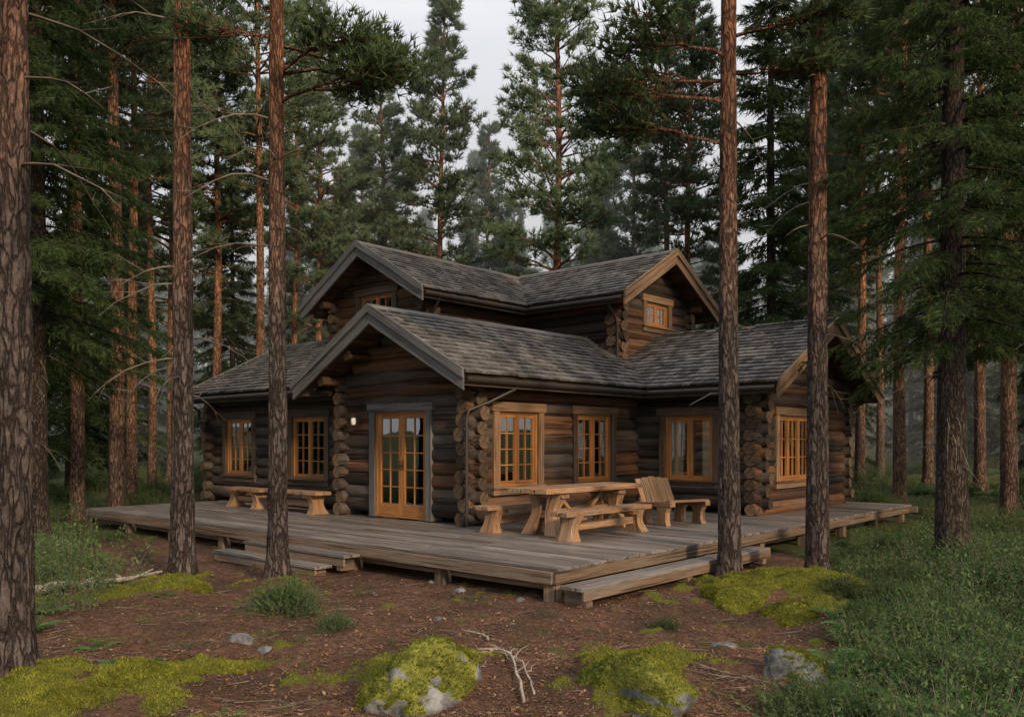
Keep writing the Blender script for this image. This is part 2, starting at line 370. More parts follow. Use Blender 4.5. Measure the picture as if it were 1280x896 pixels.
def window(axis,fixed,out,a0,a1,z0,z1,nc=2,cols=2,rows=3,trimm=0,sill=True,curtain=True,door=False):
    def bx(mbx,aa,ab,da,db,za,zb,mat,g=None):
        p=np.array(P(axis,fixed,out,aa,da,za));q=np.array(P(axis,fixed,out,ab,db,zb));mn=np.minimum(p,q);mx_=np.maximum(p,q)
        mbx.box((mn+mx_)/2,mx_-mn,mat,None,g)
    T=.15
    bx(frames,a0-T,a0,-.12,.175,z0-(0 if door else T),z1+.0,trimm);bx(frames,a1,a1+T,-.12,.175,z0-(0 if door else T),z1,trimm)
    bx(frames,a0-T-.05,a1+T+.05,-.12,.19,z1,z1+T+.02,trimm)
    if not door:
        bx(frames,a0-.002,a1+.002,-.12,.172,z0-T,z0-.03,trimm)
        bx(frames,a0-T-.03,a1+T+.03,.0,.22,z0-.03,z0+.005,trimm)
    f=.045
    bx(frames,a0,a0+f,-.08,.115,z0,z1,2);bx(frames,a1-f,a1,-.08,.115,z0,z1,2);bx(frames,a0+f,a1-f,-.08,.115,z1-f,z1,2);bx(frames,a0+f,a1-f,-.08,.115,z0+.006,z0+f,2)
    w=(a1-a0-2*f)/nc
    for i in range(nc):
        c0=a0+f+i*w+.004;c1=c0+w-.008;sb=.22 if door else .055;sw=.06 if not door else .085
        zb=z0+f+.004;zt=z1-f-.004
        bx(frames,c0,c0+sw,.04,.10,zb,zt,2);bx(frames,c1-sw,c1,.04,.10,zb,zt,2)
        bx(frames,c0+sw,c1-sw,.04,.10,zt-sw,zt,2);bx(frames,c0+sw,c1-sw,.04,.10,zb,zb+sb,2)
        g0,g1,gz0,gz1=c0+sw,c1-sw,zb+sb,zt-sw
        for k in range(1,cols):
            x=g0+(g1-g0)*k/cols;bx(frames,x-.011,x+.011,.052,.092,gz0,gz1,2)
        for k in range(1,rows):
            zz=gz0+(gz1-gz0)*k/rows;bx(frames,g0,g1,.055,.088,zz-.011,zz+.011,2)
        bx(glass,g0-.01,g1+.01,.066,.072,gz0-.01,gz1+.01,0)
        if door:
            hx=c1-.04 if i==0 else c0+.04
            bx(frames,hx-.012,hx+.012,.10,.115,.95,1.15,4);bx(frames,hx-.05,hx+.05,.12,.14,1.04,1.06,4)
    if curtain:
        for (q0,q1) in ((a0+.02,a0+(a1-a0)*.3),(a1-(a1-a0)*.3,a1-.02)):
            n=26;aa=np.linspace(q0,q1,n);V=[]
            for zc in (z0-.05,z1+.05):
                for j,a in enumerate(aa): V.append(P(axis,fixed,out,a,-.04+.03*math.sin(j*1.25),zc))
            curt.add(V,[[j,j+1,n+j+1,n+j] for j in range(n-1)],0,True)
ZA,MA,HA=3.95,.54,2.42
ZB,MBs,HB=4.1,.5,2.92
ZU,MU,HU=6.2,.57,2.27
wall('u',0,-1,0,5.3,.13,2.8,[op(.55,1.68),op(2.92,4.13)],.27,0,0,None,.45)
wall('v',0,-1,0,3.6,.13,2.8,[(.93,2.65,-.1,2.13)],.27,.27,DZ/2,(1.8,ZA,MA),lambda z:.2 if z<2.3 else .9)
wall('u',3.6,1,0,2,.13,2.8,(),.27,0,0)
wall('v',.4,-1,3.6,9.8,.13,2.8,[op(4.75,6.0),op(7.7,8.9)],0,.27,DZ/2,None,.15)
wall('u',9.8,1,.4,5.0,.13,2.8,(),.27,.27,0,(2.6,ZB,MBs))
wall('v',5.0,1,5,9.8,.13,2.8,(),0,.27,DZ/2)
wall('v',5.3,-1,-2.9,0,.13,2.8,[op(-2.0,-.85)],.27,0,DZ/2,None,.25)
wall('u',-2.9,-1,5.3,9.9,.13,2.8,[op(6.03,7.75)],.27,.27,0,(7.6,ZB,MBs),.5)
wall('v',9.9,1,-2.9,8,.13,2.8,(),.27,.27,DZ/2)
wall('u',8.0,1,5.0,9.9,.13,2.8,(),.0,.27,0,(7.6,ZB,MBs))
wall('v',2.5,-1,3.85,7.27,2.9,5.1,[op(4.95,6.2,4.4,5.1)],.25,.25,DZ/2,(5.56,ZU,MU),.7)
wall('u',3.85,-1,2.5,6.0,2.9,5.1,(),.25,0,0,None,.3)
wall('v',6.0,-1,1.0,3.85,2.9,5.1,(),.25,0,DZ/2,None,.3)
wall('u',1.0,-1,6.0,9.2,2.9,5.1,[op(7.08,8.12,4.4,5.0)],.25,.25,0,(7.6,ZU,MU),.65)
wall('v',9.2,1,1.0,7.27,2.9,5.1,(),.25,.25,DZ/2)
wall('u',7.27,1,2.5,9.2,2.9,5.1,(),.25,.25,0,(7.6,ZU,MU))
window('u',0,-1,.55,1.68,WZ0,WZ1,2,2,4,1);window('u',0,-1,2.92,4.13,WZ0,WZ1,2,2,4,0)
window('v',.4,-1,4.75,6.0,WZ0,WZ1,2,2,4,0);window('v',.4,-1,7.7,8.9,WZ0,WZ1,2,2,4,0)
window('v',5.3,-1,-2.0,-.85,WZ0,WZ1,2,1,1,0);window('u',-2.9,-1,6.03,7.75,WZ0,WZ1,3,2,3,1)
window('v',2.5,-1,4.95,6.2,4.4,5.1,2,2,2,0,curtain=False);window('u',1.0,-1,7.08,8.12,4.4,5.0,2,2,2,1,curtain=False)
window('v',0,-1,1.04,2.54,.03,2.08,2,2,5,3,door=True)
shing=MB();roof=MB()
def rp(axis,rc,side,zr,m,a,s,dz=0):
    c=rc+side*s;z=zr-m*s+dz
    return np.array((a,c,z) if axis=='u' else (c,a,z))
def rot_small():
    a=rng.normal(0,.008);b=rng.normal(0,.016);return np.array([[1,-a,b],[a,1,0],[-b,0,1.]])
def half(axis,rc,side,zr,m,hw,a0,a1,pred=None,fasc=True,gutter=True,a0f=None):
    nrm=math.sqrt(1+m*m)
    T=.05
    lo=np.array([0,0,-T*nrm])
    k=int(hw*nrm/.14)
    for i in range(k):
        s0=hw*i/k;s1=hw*(i+1)/k-.004
        b0=a0 if a0f is None else a0f(s1)
        q=[rp(axis,rc,side,zr,m,a,s) for a,s in ((b0,s0),(a1,s0),(a1,s1),(b0,s1))]
        V=np.array(q+[x+lo for x in q]);ax=0 if axis=='u' else 1
        gc=V[:,[ax,1-ax,2]]+rng.random(3)*20
        roof.add(V,[[0,1,2,3],[7,6,5,4],[0,4,5,1],[1,5,6,2],[2,6,7,3],[3,7,4,0]],0,False,gc)
    ex=.20;L=hw*nrm;rows=int(L/ex)+1
    xs_=np.array([1,0,0.]) if axis=='u' else np.array([0,1.,0])
    up=rp(axis,rc,side,zr,m,0,0)-rp(axis,rc,side,zr,m,0,1);up/=np.linalg.norm(up)
    nr=np.cross(xs_,up);nr=nr if nr[2]>0 else -nr
    th=math.radians(9)
    up2=up*math.cos(th)-nr*math.sin(th);nr2=np.cross(xs_,up2);nr2=nr2 if nr2[2]>0 else -nr2
    R=np.stack([xs_,up2,nr2],1)
    for r in range(rows):
        d=L+.05-r*ex
        a=a0-.02+rng.uniform(-.08,0);rv=rng.normal(0,.08)
        while a<a1+.02:
            w=rng.uniform(.12,.28);b=min(a+w,a1+.03);aa=max(a,a0-.03)
            if b-aa>.03:
                dd=d+rng.normal(0,.006);mid=dd-.13
                if mid>-.02:
                    s=mid/nrm
                    if pred is None or pred((aa+b)/2,s):
                        c=rp(axis,rc,side,zr,m,(aa+b)/2,s)+nr*.048
                        shing.box(c,(b-aa-.009,.28,.038+rng.uniform(0,.010)),0,R@rot_small(),1,float(np.clip(rng.random()+rv,0,1)))
            a+=w
    if fasc:
        p=rp(axis,rc,side,zr,m,a0+.05,hw-.03,-.13);q=rp(axis,rc,side,zr,m,a1-.05,hw-.03,-.13)
        roof.bar(p,q,.04,.17,1)
        if gutter:
            p=rp(axis,rc,side,zr,m,a0+.03,hw+.045,-.07);q=rp(axis,rc,side,zr,m,a1-.05,hw+.045,-.07)
            roof.tube([p,(p+q)/2,q],.055,10,4,4,0)
def barge(axis,rc,zr,m,hw,a,out,mats=(2,2)):
    for side in (-1,1):
        mt=mats[0] if side<0 else mats[1]
        nrm=math.sqrt(1+m*m)
        for (d,hgt,dz,ex) in ((.03,.30,-.12,.04),(.075,.14,.0,.07)):
            p=rp(axis,rc,side,zr,m,a+out*d,-.0,dz+.03);q=rp(axis,rc,side,zr,m,a+out*d,hw+ex,dz+.03)
            ax=0 if axis=='u' else 1
            hv=np.array([0,0,hgt/2*nrm]);tv=np.zeros(3);tv[ax]=.022
            V=[p-hv-tv,q-hv-tv,q+hv-tv,p+hv-tv,p-hv+tv,q-hv+tv,q+hv+tv,p+hv+tv]
            V=np.array(V);gc=np.stack([V[:,1-ax],V[:,ax],V[:,2]+m*side*(V[:,1-ax]-rc)],1)+rng.random(3)*9
            roof.add(V,[[0,3,2,1],[4,5,6,7],[0,1,5,4],[1,2,6,5],[2,3,7,6],[3,0,4,7]],mt,False,gc,.6)
def ridgecap(axis,rc,zr,m,a0,a1):
    for side in (-1,1):
        n=int((a1-a0)/.9)+1;e=np.linspace(a0,a1,n+1)
        for i in range(n):
            q=[rp(axis,rc,side,zr,m,a,s,.1+ (i%2)*.004) for a,s in ((e[i],-.012),(e[i+1]+.03,-.012),(e[i+1]+.03,.13),(e[i],.13))]
            V=np.array(q+[x+np.array([0,0,-.025]) for x in q]);ax=0 if axis=='u' else 1
            shing.add(V,[[0,1,2,3],[7,6,5,4],[0,4,5,1],[1,5,6,2],[2,6,7,3],[3,7,4,0]],0,False,V[:,[ax,1-ax,2]]+rng.random(3)*20,.7)
for sd in (-1,1): half('u',1.8,sd,ZA,MA,HA,-.84,6.0)
ridgecap('u',1.8,ZA,MA,-.86,5.9);barge('u',1.8,ZA,MA,HA,-.84,-1,(2,2))
half('v',2.6,-1,ZB,MBs,2.9,3.75,10.1);half('v',2.6,-1,ZB,MBs,2.25,2.3,3.80,lambda a,s:s>.5,False,False);half('v',2.6,1,ZB,MBs,2.9,3.95,10.1)
ridgecap('v',2.6,ZB,MBs,7.3,10.12);barge('v',2.6,ZB,MBs,2.9,10.1,1)
half('v',7.6,-1,ZB,MBs,HB,-3.62,8.6);half('v',7.6,1,ZB,MBs,HB,-3.62,8.6)
ridgecap('v',7.6,ZB,MBs,-3.64,1.0);barge('v',7.6,ZB,MBs,HB,-3.62,-1,(3,3));barge('v',7.6,ZB,MBs,HB,8.6,1)
half('u',5.56,-1,ZU,MU,HU,1.8,7.6);half('u',5.56,1,ZU,MU,HU,1.8,7.6)
half('v',7.6,-1,ZU,MU,2.25,.35,7.9);half('v',7.6,1,ZU,MU,2.25,.35,7.9)
ridgecap('u',5.56,ZU,MU,1.78,7.6);ridgecap('v',7.6,ZU,MU,.33,7.9)
barge('u',5.56,ZU,MU,HU,1.8,-1,(2,2));barge('v',7.6,ZU,MU,2.25,.35,-1,(3,3));barge('v',7.6,ZU,MU,2.25,7.9,1)
def purl(axis,rc,zr,m,a_in,a_out,ss):
    for s in ss:
        z=zr-m*abs(s)-.17-.09
        c=rc+s
        p=(a_in,c,z) if axis=='u' else (c,a_in,z);q=(a_out,c,z) if axis=='u' else (c,a_out,z)
        logs.tube(np.linspace(p,q,4),.1,12,1,2,.01)
purl('u',1.8,ZA,MA,.3,-.68,(-1.8,-.95,0,.95,1.8));purl('v',7.6,ZB,MBs,-2.6,-3.46,(-2.3,-1.15,0,1.15,2.3))
purl('u',5.56,ZU,MU,2.8,1.95,(-1.7,0,1.7));purl('v',7.6,ZU,MU,1.3,.5,(-1.6,0,1.6));purl('v',2.6,ZB,MBs,9.6,10.0,(-2.2,0,2.2))
ds=MB()
def pipe(pts,r=.035): ds.tube(pts,r,10,0,0,0)
pipe([(.55,-.66,2.56),(.50,-.60,2.44),(.10,-.32,2.2),(-.30,-.22,2.05),(-.33,-.20,1.9),(-.33,-.20,.04)],.03)
pipe([(10.5,-3.3,2.5),(10.45,-3.2,2.42),(10.25,-2.75,2.25),(10.2,-2.7,2.1),(10.2,-2.7,.03)],.035)
pipe([(-.3,9.9,2.55),(-.2,9.9,2.45),(.1,10.0,2.3),(.12,10.0,2.1),(.12,10.0,-.2)],.035)
pipe([(2.3,3.25,4.8),(2.3,3.3,4.68),(2.4,3.6,4.45),(2.4,3.62,4.1),(2.4,3.62,3.0)],.03)
pipe([(5.3,.75,4.8),(5.35,.8,4.7),(5.7,.85,4.5),(5.8,.85,4.3),(5.8,.85,3.4)],.03)
logs.obj('log_walls',[M['log'],M['logw'],M['end']],cab)
frames.obj('window_and_door_frames',[M['trim'],M['brownb'],M['amber'],M['greyb'],M['metal']],cab,.004)
glass.obj('window_glass_panes',[M['glass']],cab);curt.obj('curtains',[M['curtain']],cab)
shing.obj('roof_shingles',[M['shing']],cab)
roof.obj('roof_boards_and_gutters',[M['soffit'],M['trim'],M['greyb'],M['brownb'],M['metal']],cab)
ds.obj('downspouts',[M['metal']],cab)
inn=MB()
inn.box((2.6,1.8,2.72),(4.9,3.2,.04),0);inn.box((2.7,6.7,2.72),(4.2,5.8,.04),0);inn.box((7.6,2.5,2.72),(4.3,10.4,.04),0)
inn.box((3.2,2.6,1.4),(.06,1.9,2.6),0);inn.box((7.6,0.6,1.4),(4.3,.06,2.6),0)
inn.obj('interior_partitions',[M['inner']],cab)
lm=MB();lm.box((-.16,3.02,1.95),(.06,.09,.16),0);lm.tube([(-.18,3.02,2.0),(-.25,3.02,2.06),(-.30,3.02,2.02)],.012,6,0,0)
lm.tube([(-.30,3.02,2.05),(-.30,3.02,2.02),(-.30,3.02,1.99)],[.02,.05,.075],12,0,0);lm.tube([(-.30,3.02,1.98),(-.30,3.02,1.9),(-.30,3.02,1.84)],[.045,.055,.035],12,1,1)
lm.obj('wall_lantern',[M['metal'],M['lampg']],cab)
# ---------- deck
dk=empty('wooden_deck',(C0[0],C0[1],0),ANG)
D=MB();U0,U1,V0,V1=-3.0,10.5,-4.3,9.3
u=U0+.03
while u<U1:
    v=V0-.03
    v-=rng.uniform(0,1.5);
    while v<V1:
        L=rng.uniform(2.2,4.6);e_=min(v+L,V1);s_=max(v,V0-.03+rng.normal(0,.004))
        if e_-s_>.05: D.box((u+.07,(s_+e_)/2,-.017+rng.normal(0,.002)),(.135,e_-s_-.006,.034),0,None,1,None,.0014)
        v+=L
    u+=.146
D.box(((U0-.005),(V0+V1)/2,-.11),(.045,V1-V0-.05,.145),1);D.box(((U0+U1)/2,V0+.0,-.11),(U1-U0,.045,.145),1);D.box((U1-.02,(V0-2)/2,-.11),(.045,abs(V0)-1.6,.145),1)
D.box((U0+.25,(V0+V1)/2,-.2),(.12,V1-V0-.3,.2),1);D.box(((U0+U1)/2,V0+.3,-.2),(U1-U0-.4,.12,.2),1)
for vv_ in np.arange(V0+.12,V1,1.9):
    D.box((U0+.12,vv_,-.35),(.16,.16,.4),1)
for uu in np.arange(U0+1.9,U1,1.9): D.box((uu,V0+.14,-.35),(.16,.16,.4),1)
D.obj('deck_planks',[M['deck'],M['deckside']],dk,.003)
S=MB()
for i in range(2): S.box((-.6,V0-.22-.16*i,-.19),(4.95,.152,.045),0,None,0)
S.box((-.6,V0-.455,-.265),(4.9,.035,.11),1)
for uu in (-2.9,-.6,1.7): S.box((uu,V0-.28,-.31),(.12,.32,.2),1)
S.obj('front_step',[M['deck'],M['deckside']],dk,.004)
S=MB()
for (uu,zz,a,b) in ((U0-.20,-.15,-.75,1.95),(U0-.55,-.29,-.55,2.3)):
    for i in range(2): S.box((uu-.15*i+.05,(a+b)/2,zz),(.143,b-a,.04),0,None,1)
    S.box((uu-.14,(a+b)/2,zz-.085),(.03,b-a-.06,.11),1)
    for q in (a+.15,(a+b)/2,b-.15): S.box((uu-.03,q,zz-.12),(.24,.1,.18),1)
S.obj('side_steps',[M['deck'],M['deckside']],dk,.004)
# ---------- furniture
def leg_prof(h,wt,wm,wb,n=9):
    pr=[]
    for i in range(n):
        t=i/(n-1);z=h*t
        w=wm+(wb-wm)*max(0,1-t/.45)**1.6+(wt-wm)*max(0,(t-.55)/.45)**1.5
        pr.append((z,-w/2,w/2))
    return pr
def place(ob,u,v,rz=0,z=.002):
    x,y=uv2w(u,v);ob.location=(x,y,z);ob.rotation_euler=(0,0,ANG+rz)
def slab(mb,L,W,z,th,x0=0,y0=0,mat=0,n=14):
    xs_=np.linspace(-L/2,L/2,n);V=[];
    wl=W/2+rng.normal(0,.008,n);wr=W/2+rng.normal(0,.008,n)
    wl[0]-=.012;wr[0]-=.012;wl[-1]-=.012;wr[-1]-=.012
    for zz in (z-th,z):
        for i,x in enumerate(xs_): V+=[[x+x0,y0-wl[i],zz],[x+x0,y0+wr[i],zz]]
    V=np.array(V);m=2*n;Fc=[]
    for i in range(n-1):
        a=2*i;Fc+=[[a,a+1,a+3,a+2],[m+a,m+a+2,m+a+3,m+a+1],[a,a+2,m+a+2,m+a],[a+1,m+a+1,m+a+3,a+3]]
    Fc+=[[0,m,m+1,1],[m-2,m-1,2*m-1,2*m-2]]
    mb.add(V,Fc,mat,False,V+rng.random(3)*20)
def bench(name,L,W,u,v,rz=0,h=.45):
    b=MB();slab(b,L,W*.49,h,.075,0,-W*.255);slab(b,L,W*.49,h,.075,0,W*.255)
    for sx in (-1,1):
        cx=sx*(L/2-.34)
        lean=lambda V,s=sx,c=cx:np.stack([V[:,0]*(1+.5*np.abs(V[:,2]/h-.5))+c+s*.13*(1-V[:,2]/h),V[:,1],V[:,2]],1)
        b.prof(leg_prof(h-.076,W*.95,W*.62,W*1.05),-.085,.085,0,lean)
        b.box((cx-sx*.03,0,h-.11),(.3,W*.8,.06),0)
    b.box((0,0,.2),(L-.66,.06,.12),0)
    o=b.obj(name,[M['furn']],None,.009);place(o,u,v,rz);return o
def table(u,v,L=2.7,W=.82,h=.76):
    b=MB()
    for k in range(3): slab(b,L+rng.normal(0,.01),W/3-.006,h,.08,0,(k-1)*W/3)
    for sx in (-1,1):
        cx=sx*(L/2-.55)
        for sy in (-1,1):
            xf=lambda V,s=sx,c=cx,q=sy:np.stack([V[:,0]*(1+.9*np.abs(V[:,2]/h-.5))+c+s*.16*(1-V[:,2]/h),V[:,1]+q*(.13+.15*np.abs(V[:,2]/h-.5)*2*.8),V[:,2]],1)
            b.prof(leg_prof(h-.081,.24,.17,.25),-.085+.001*sy,.085,0,xf)
        b.box((cx,0,h-.125),(.2,W*.85,.085),0)
        b.box((cx+sx*.07,0,.33),(.12,.34,.12),0)
    b.box((0,0,.33),(L-1.0,.07,.14),0)
    for sx in (-1,1): b.bar((sx*.30,0,.38),(sx*.66,0,h-.08),.07,.10,0,(0,1,0))
    o=b.obj('picnic_table',[M['furn']],None,.009);place(o,u,v);return o
table(.65,-1.9)
bench('wooden_bench',2.3,.36,.22,-2.72);bench('wooden_bench',2.3,.34,.30,-1.05)
bench('wooden_bench',1.9,.42,-.45,4.75,math.pi/2,.47);bench('wooden_bench',1.5,.42,-.45,6.7,math.pi/2,.45)
b=MB();W=.84
for sx in (-1,1):
    b.prof([(0,-.40,-.12),(.1,-.36,-.15),(.24,-.37,-.16),(.345,-.44,-.10)],sx*W/2-.055,sx*W/2+.055)
    b.prof([(0,.12,.38),(.1,.15,.34),(.24,.13,.35),(.32,.06,.42)],sx*W/2-.055,sx*W/2+.055)
    b.bar((sx*W/2,-.50,.385),(sx*W/2,.45,.34),.12,.085,0)
for k in range(6):
    y=-.42+k*.14;b.box((0,y,.435-.012*k),(W+.10,.13,.035),0,None,0)
bd=np.array([0,math.sin(math.radians(26)),math.cos(math.radians(26))])
for k in range(5):
    x=(k-2)*.16;p=np.array([x,.33,.30]);q=p+bd*(.56+.02*(2-abs(k-2)));b.bar(p,q,.15,.032,0,(0,-1,.4))
b.box((0,.42,.42),(W,.05,.08),0);b.box((0,.55,.70),(W-.06,.045,.075),0)
o=b.obj('lounge_chair',[M['furn']],None,.006);place(o,2.75,-2.45,-.3)
# ---------- trees
def nrmz(v): return v/(np.linalg.norm(v,axis=-1,keepdims=True)+1e-9)
def trunk(mb,H,r,seg=16,rings=50,flare=1.0,disp=.0,lean=(0,0),bend=.15,mat=0,seed=0):
    z=np.concatenate([np.linspace(-.3,3,max(8,rings//3)),np.linspace(3,H,rings)[1:]]) if rings<120 else np.concatenate([np.linspace(-.3,9,rings),np.linspace(9,H,24)[1:]])
    t=np.clip(z/H,0,1)
    cx=lean[0]*z+bend*np.sin(z*.28+seed)*t*1.2;cy=lean[1]*z+bend*np.cos(z*.23+seed*2)*t
    cx-=np.interp(0,z,cx);cy-=np.interp(0,z,cy)
    rad=r*(1-t)**.75*(1)+.01
    rad=rad+flare*r*.9*np.exp(-np.maximum(z+.1,0)/.16)*.55+flare*r*.18*np.exp(-np.maximum(z,0)/.8)
    th=np.linspace(0,2*np.pi,seg,endpoint=False)
    R=rad[:,None]*np.ones(seg)
    R=R*(1+flare*.35*np.exp(-np.maximum(z,0)/.2)[:,None]*np.cos(th*4+seed+.6*np.sin(th*2)))
    if disp:
        nx_=np.cos(th)[None,:]*r*16+0*z[:,None]+seed*7;ny_=np.sin(th)[None,:]*r*16+0*z[:,None];nz_=z[:,None]*2.6+0*nx_
        n=1-np.abs(fbm(nx_,ny_,nz_,3))*3.0
        R=R+disp*np.clip(n,-1,1)*np.clip(rad/r,0,1.2)[:,None]
    V=np.stack([cx[:,None]+R*np.cos(th),cy[:,None]+R*np.sin(th),z[:,None]+0*R],2).reshape(-1,3)
    n=len(z);i=np.arange(n-1)[:,None]*seg;j=np.arange(seg);k=(j+1)%seg
    mb.add(V,np.stack([i+j,i+k,i+seg+k,i+seg+j],2).reshape(-1,4),mat,True)
    return lambda q:np.array([np.interp(q,z,cx),np.interp(q,z,cy),q])
def pine_branch(mb,p0,az,L,el,acc,sub=.15,fs=.28,tl=1.0):
    s=np.linspace(0,1,7);dr=np.array([math.cos(az),math.sin(az),0]);pd=np.array([-dr[1],dr[0],0])
    wob=np.cumsum(rng.normal(0,.05,7))*L*.35;wz=np.cumsum(rng.normal(0,.04,7))*L*.3;wob[0]=wz[0]=0
    pts=p0+np.outer(s*L*math.cos(el),dr)+np.outer(wob,pd);pts[:,2]+=s*L*math.sin(el)-.18*L*s*s+.22*L*np.maximum(0,s-.6)**1.3+wz
    r0=.010+.013*L
    mb.sticks(pts[:-1],pts[1:],r0*(1-s[:-1])+.004,r0*(1-s[1:])+.004,0)
    m=max(3,int(L*(1-fs)/sub));ss=rng.uniform(fs,1,m*2)
    B=np.stack([np.interp(ss,s,pts[:,k]) for k in range(3)],1)
    sg=np.where(rng.random(m*2)<.5,-1,1)[:,None]
    d=nrmz(dr*rng.uniform(.3,1,(m*2,1))+pd*sg*rng.uniform(.3,1.1,(m*2,1))+np.array([0,0,1])*rng.uniform(-.15,.45,(m*2,1)))
    ll=tl*(.16+.30*L*(1-ss)*rng.uniform(.5,1.2,m*2)+.12)[:,None];ll=np.minimum(ll,.85)
    T=B+d*ll;mb.sticks(B,T,.006,.003,0)
    for f in (.4,.7,1.0):
        acc[0].append(B+d*ll*f+rng.normal(0,.03,B.shape));acc[1].append(nrmz(d*.7+np.array([0,0,.55])))
def pine(name,H=21,cb=7,r=.17,Lm=2.6,seed=1,k=9,bl=.17,bw=.03,seg=14,rings=50,disp=0,extra=(),dead=10,bm='bark',lean=(0,0),dz=.42,sub=.16,top=.8,bend=.15,deadlo=2.5,fm='pine'):
    mb=MB();c=trunk(mb,H,r,seg,rings,1,disp,lean,bend,0,seed)
    acc=([],[]);z=cb
    while z<H-.25:
        t=(z-cb)/(H-cb)
        prof=min(1,.55+t*2.5)*(1-t)**top+.06
        for q in range(rng.integers(3,6)):
            L=Lm*prof*rng.uniform(.6,1.2)
            if rng.random()<.08: continue
            pine_branch(mb,c(z+rng.uniform(-.12,.12)),rng.uniform(0,6.283),L,math.radians(rng.uniform(2,22)+t*38),acc,sub)
        z+=dz*rng.uniform(.75,1.25)*(1-.35*t)
    for (ze,az,L,el) in extra:
        pine_branch(mb,c(ze),az,L,el,acc,.06,.35,1.5)
        for q in range(3): pine_branch(mb,c(ze)+np.array([math.cos(az),math.sin(az),math.tan(el)])*L*.35*(1+q*.4),az+rng.uniform(-.9,.9),L*.5,el,acc,.06,.2,1.5)
    mb.blades(np.concatenate(acc[0]),np.concatenate(acc[1]),k,bl,bw,.65,1)
    for i in range(dead):
        ze=rng.uniform(deadlo,cb+.5);az=rng.uniform(0,6.283);L=rng.uniform(.3,1.5);p=c(ze);s=np.linspace(0,1,6)[:,None]
        d=np.array([math.cos(az),math.sin(az),0]);pts=p+s*L*d+np.array([0,0,1])*(s*.25*L-.6*L*s*s)+np.cumsum(rng.normal(0,.02,(6,3)),0)*L
        mb.sticks(pts[:-1],pts[1:],.014*(1-s[:-1,0])+.003,.014*(1-s[1:,0])+.003,2)
        if L>.6:
            B=pts[2:5];mb.sticks(B,B+d*.25+rng.normal(0,.15,B.shape),.005,.002,2)
    return mb.mesh(name,[M[bm],M[fm],M['deadb']])
def spruce(name,H=18,cb=2.5,r=.2,Lm=2.3,seed=1,k=7,bl=.12,bw=.02,dz=.27,st=.10,nb=5,seg=14,rings=50,disp=0,azr=None,hang=.75,fm='spruce',ff=(.1,.3,.5,.7,.9)):
    mb=MB();c=trunk(mb,H,r,seg,rings,1,disp,(0,0),.05,0,seed);PP=[];DD=[];z=cb
    while z<H-.15:
        t=(z-cb)/(H-cb)
        for q in range(nb):
            L=(Lm*(1-t)**.85*min(1,.7+t*3)+.12)*rng.uniform(.65,1.15);az=rng.uniform(0,6.283);p0=c(z+rng.uniform(-.1,.1))
            s=np.linspace(0,1,7);dr=np.array([math.cos(az),math.sin(az),0]);pd=np.array([-dr[1],dr[0],0])
            pts=p0+np.outer(s*L,dr)+np.outer(np.cumsum(rng.normal(0,.03,7))*L*.3,pd)
            sl=(.25 if t>.6 else -.05);pts[:,2]+=L*(sl*s-.42*s*s*(1-t*.7)+.28*np.maximum(0,s-.5)**1.2)
            r0=.008+.009*L;mb.sticks(pts[:-1],pts[1:],r0*(1-s[:-1])+.003,r0*(1-s[1:])+.003,0)
            m=max(3,int(L/st));ss=rng.uniform(.15,1,m*2);B=np.stack([np.interp(ss,s,pts[:,i]) for i in range(3)],1)
            sg=np.where(rng.random(m*2)<.5,-1,1)[:,None]
            hg=hang*rng.uniform(.3,1.4,(m*2,1))*(1-.6*t)
            d=nrmz(dr*.55+pd*sg*rng.uniform(.3,1,(m*2,1))-np.array([0,0,1])*hg)
            ll=(.12+.22*L*(1-ss)**.7*rng.uniform(.5,1.3,m*2))[:,None];ll=np.minimum(ll,.6)
            for f in ff:
                PP.append(B+d*ll*f);DD.append(d)
        z+=dz*rng.uniform(.8,1.2)*(1-.35*t)
    mb.blades(np.concatenate(PP),np.concatenate(DD),k//2,bl,bw,.45,1,.1)
    for i in range(12):
        if cb<1.5: break
        ze=rng.uniform(1.2,cb);az=rng.uniform(0,6.283);L=rng.uniform(.3,1.2);p=c(ze);s=np.linspace(0,1,5)[:,None]
        d=np.array([math.cos(az),math.sin(az),0]);pts=p+s*L*d-np.array([0,0,1])*(.5*L*s*s)+np.cumsum(rng.normal(0,.02,(5,3)),0)*L
        mb.sticks(pts[:-1],pts[1:],.010*(1-s[:-1,0])+.003,.010*(1-s[1:,0])+.003,2)
    return mb.mesh(name,[M['barks'],M[fm],M['deadb']])
def put(me,name,x,y,rz=0,sc=1,parent=None,zs=None):
    o=bpy.data.objects.new(name,me);bpy.context.collection.objects.link(o)
    o.location=(x,y,float(gh(x,y))-.03);o.rotation_euler=(0,0,rz);o.scale=(sc,sc,zs or sc)
    if parent:o.parent=parent
    return o
kw=dict(fm='pinen',sub=.26)
put(pine('pine_tree',19,9.2,.135,2.0,1,8,.14,.024,72,260,.016,[],14,lean=(-.003,0),**kw),'pine_tree',px(13,6.5),6.5)
put(pine('pine_tree',19,9.6,.135,2.0,2,8,.14,.024,48,220,.013,[],16,lean=(.001,0),bend=.05,**kw),'pine_tree',px(228,11.4),11.4)
put(pine('pine_tree',18,9.2,.115,2.0,3,8,.14,.024,48,220,.012,[(6.5,-.15,1.5,.3),(6.9,.25,1.7,.2),(7.3,.6,1.5,.1),(6.9,-.5,1.3,.3),(7.4,3.0,1.2,.2)],12,lean=(.001,0),bend=.05,**kw),'pine_tree',px(347,11.4),11.4)
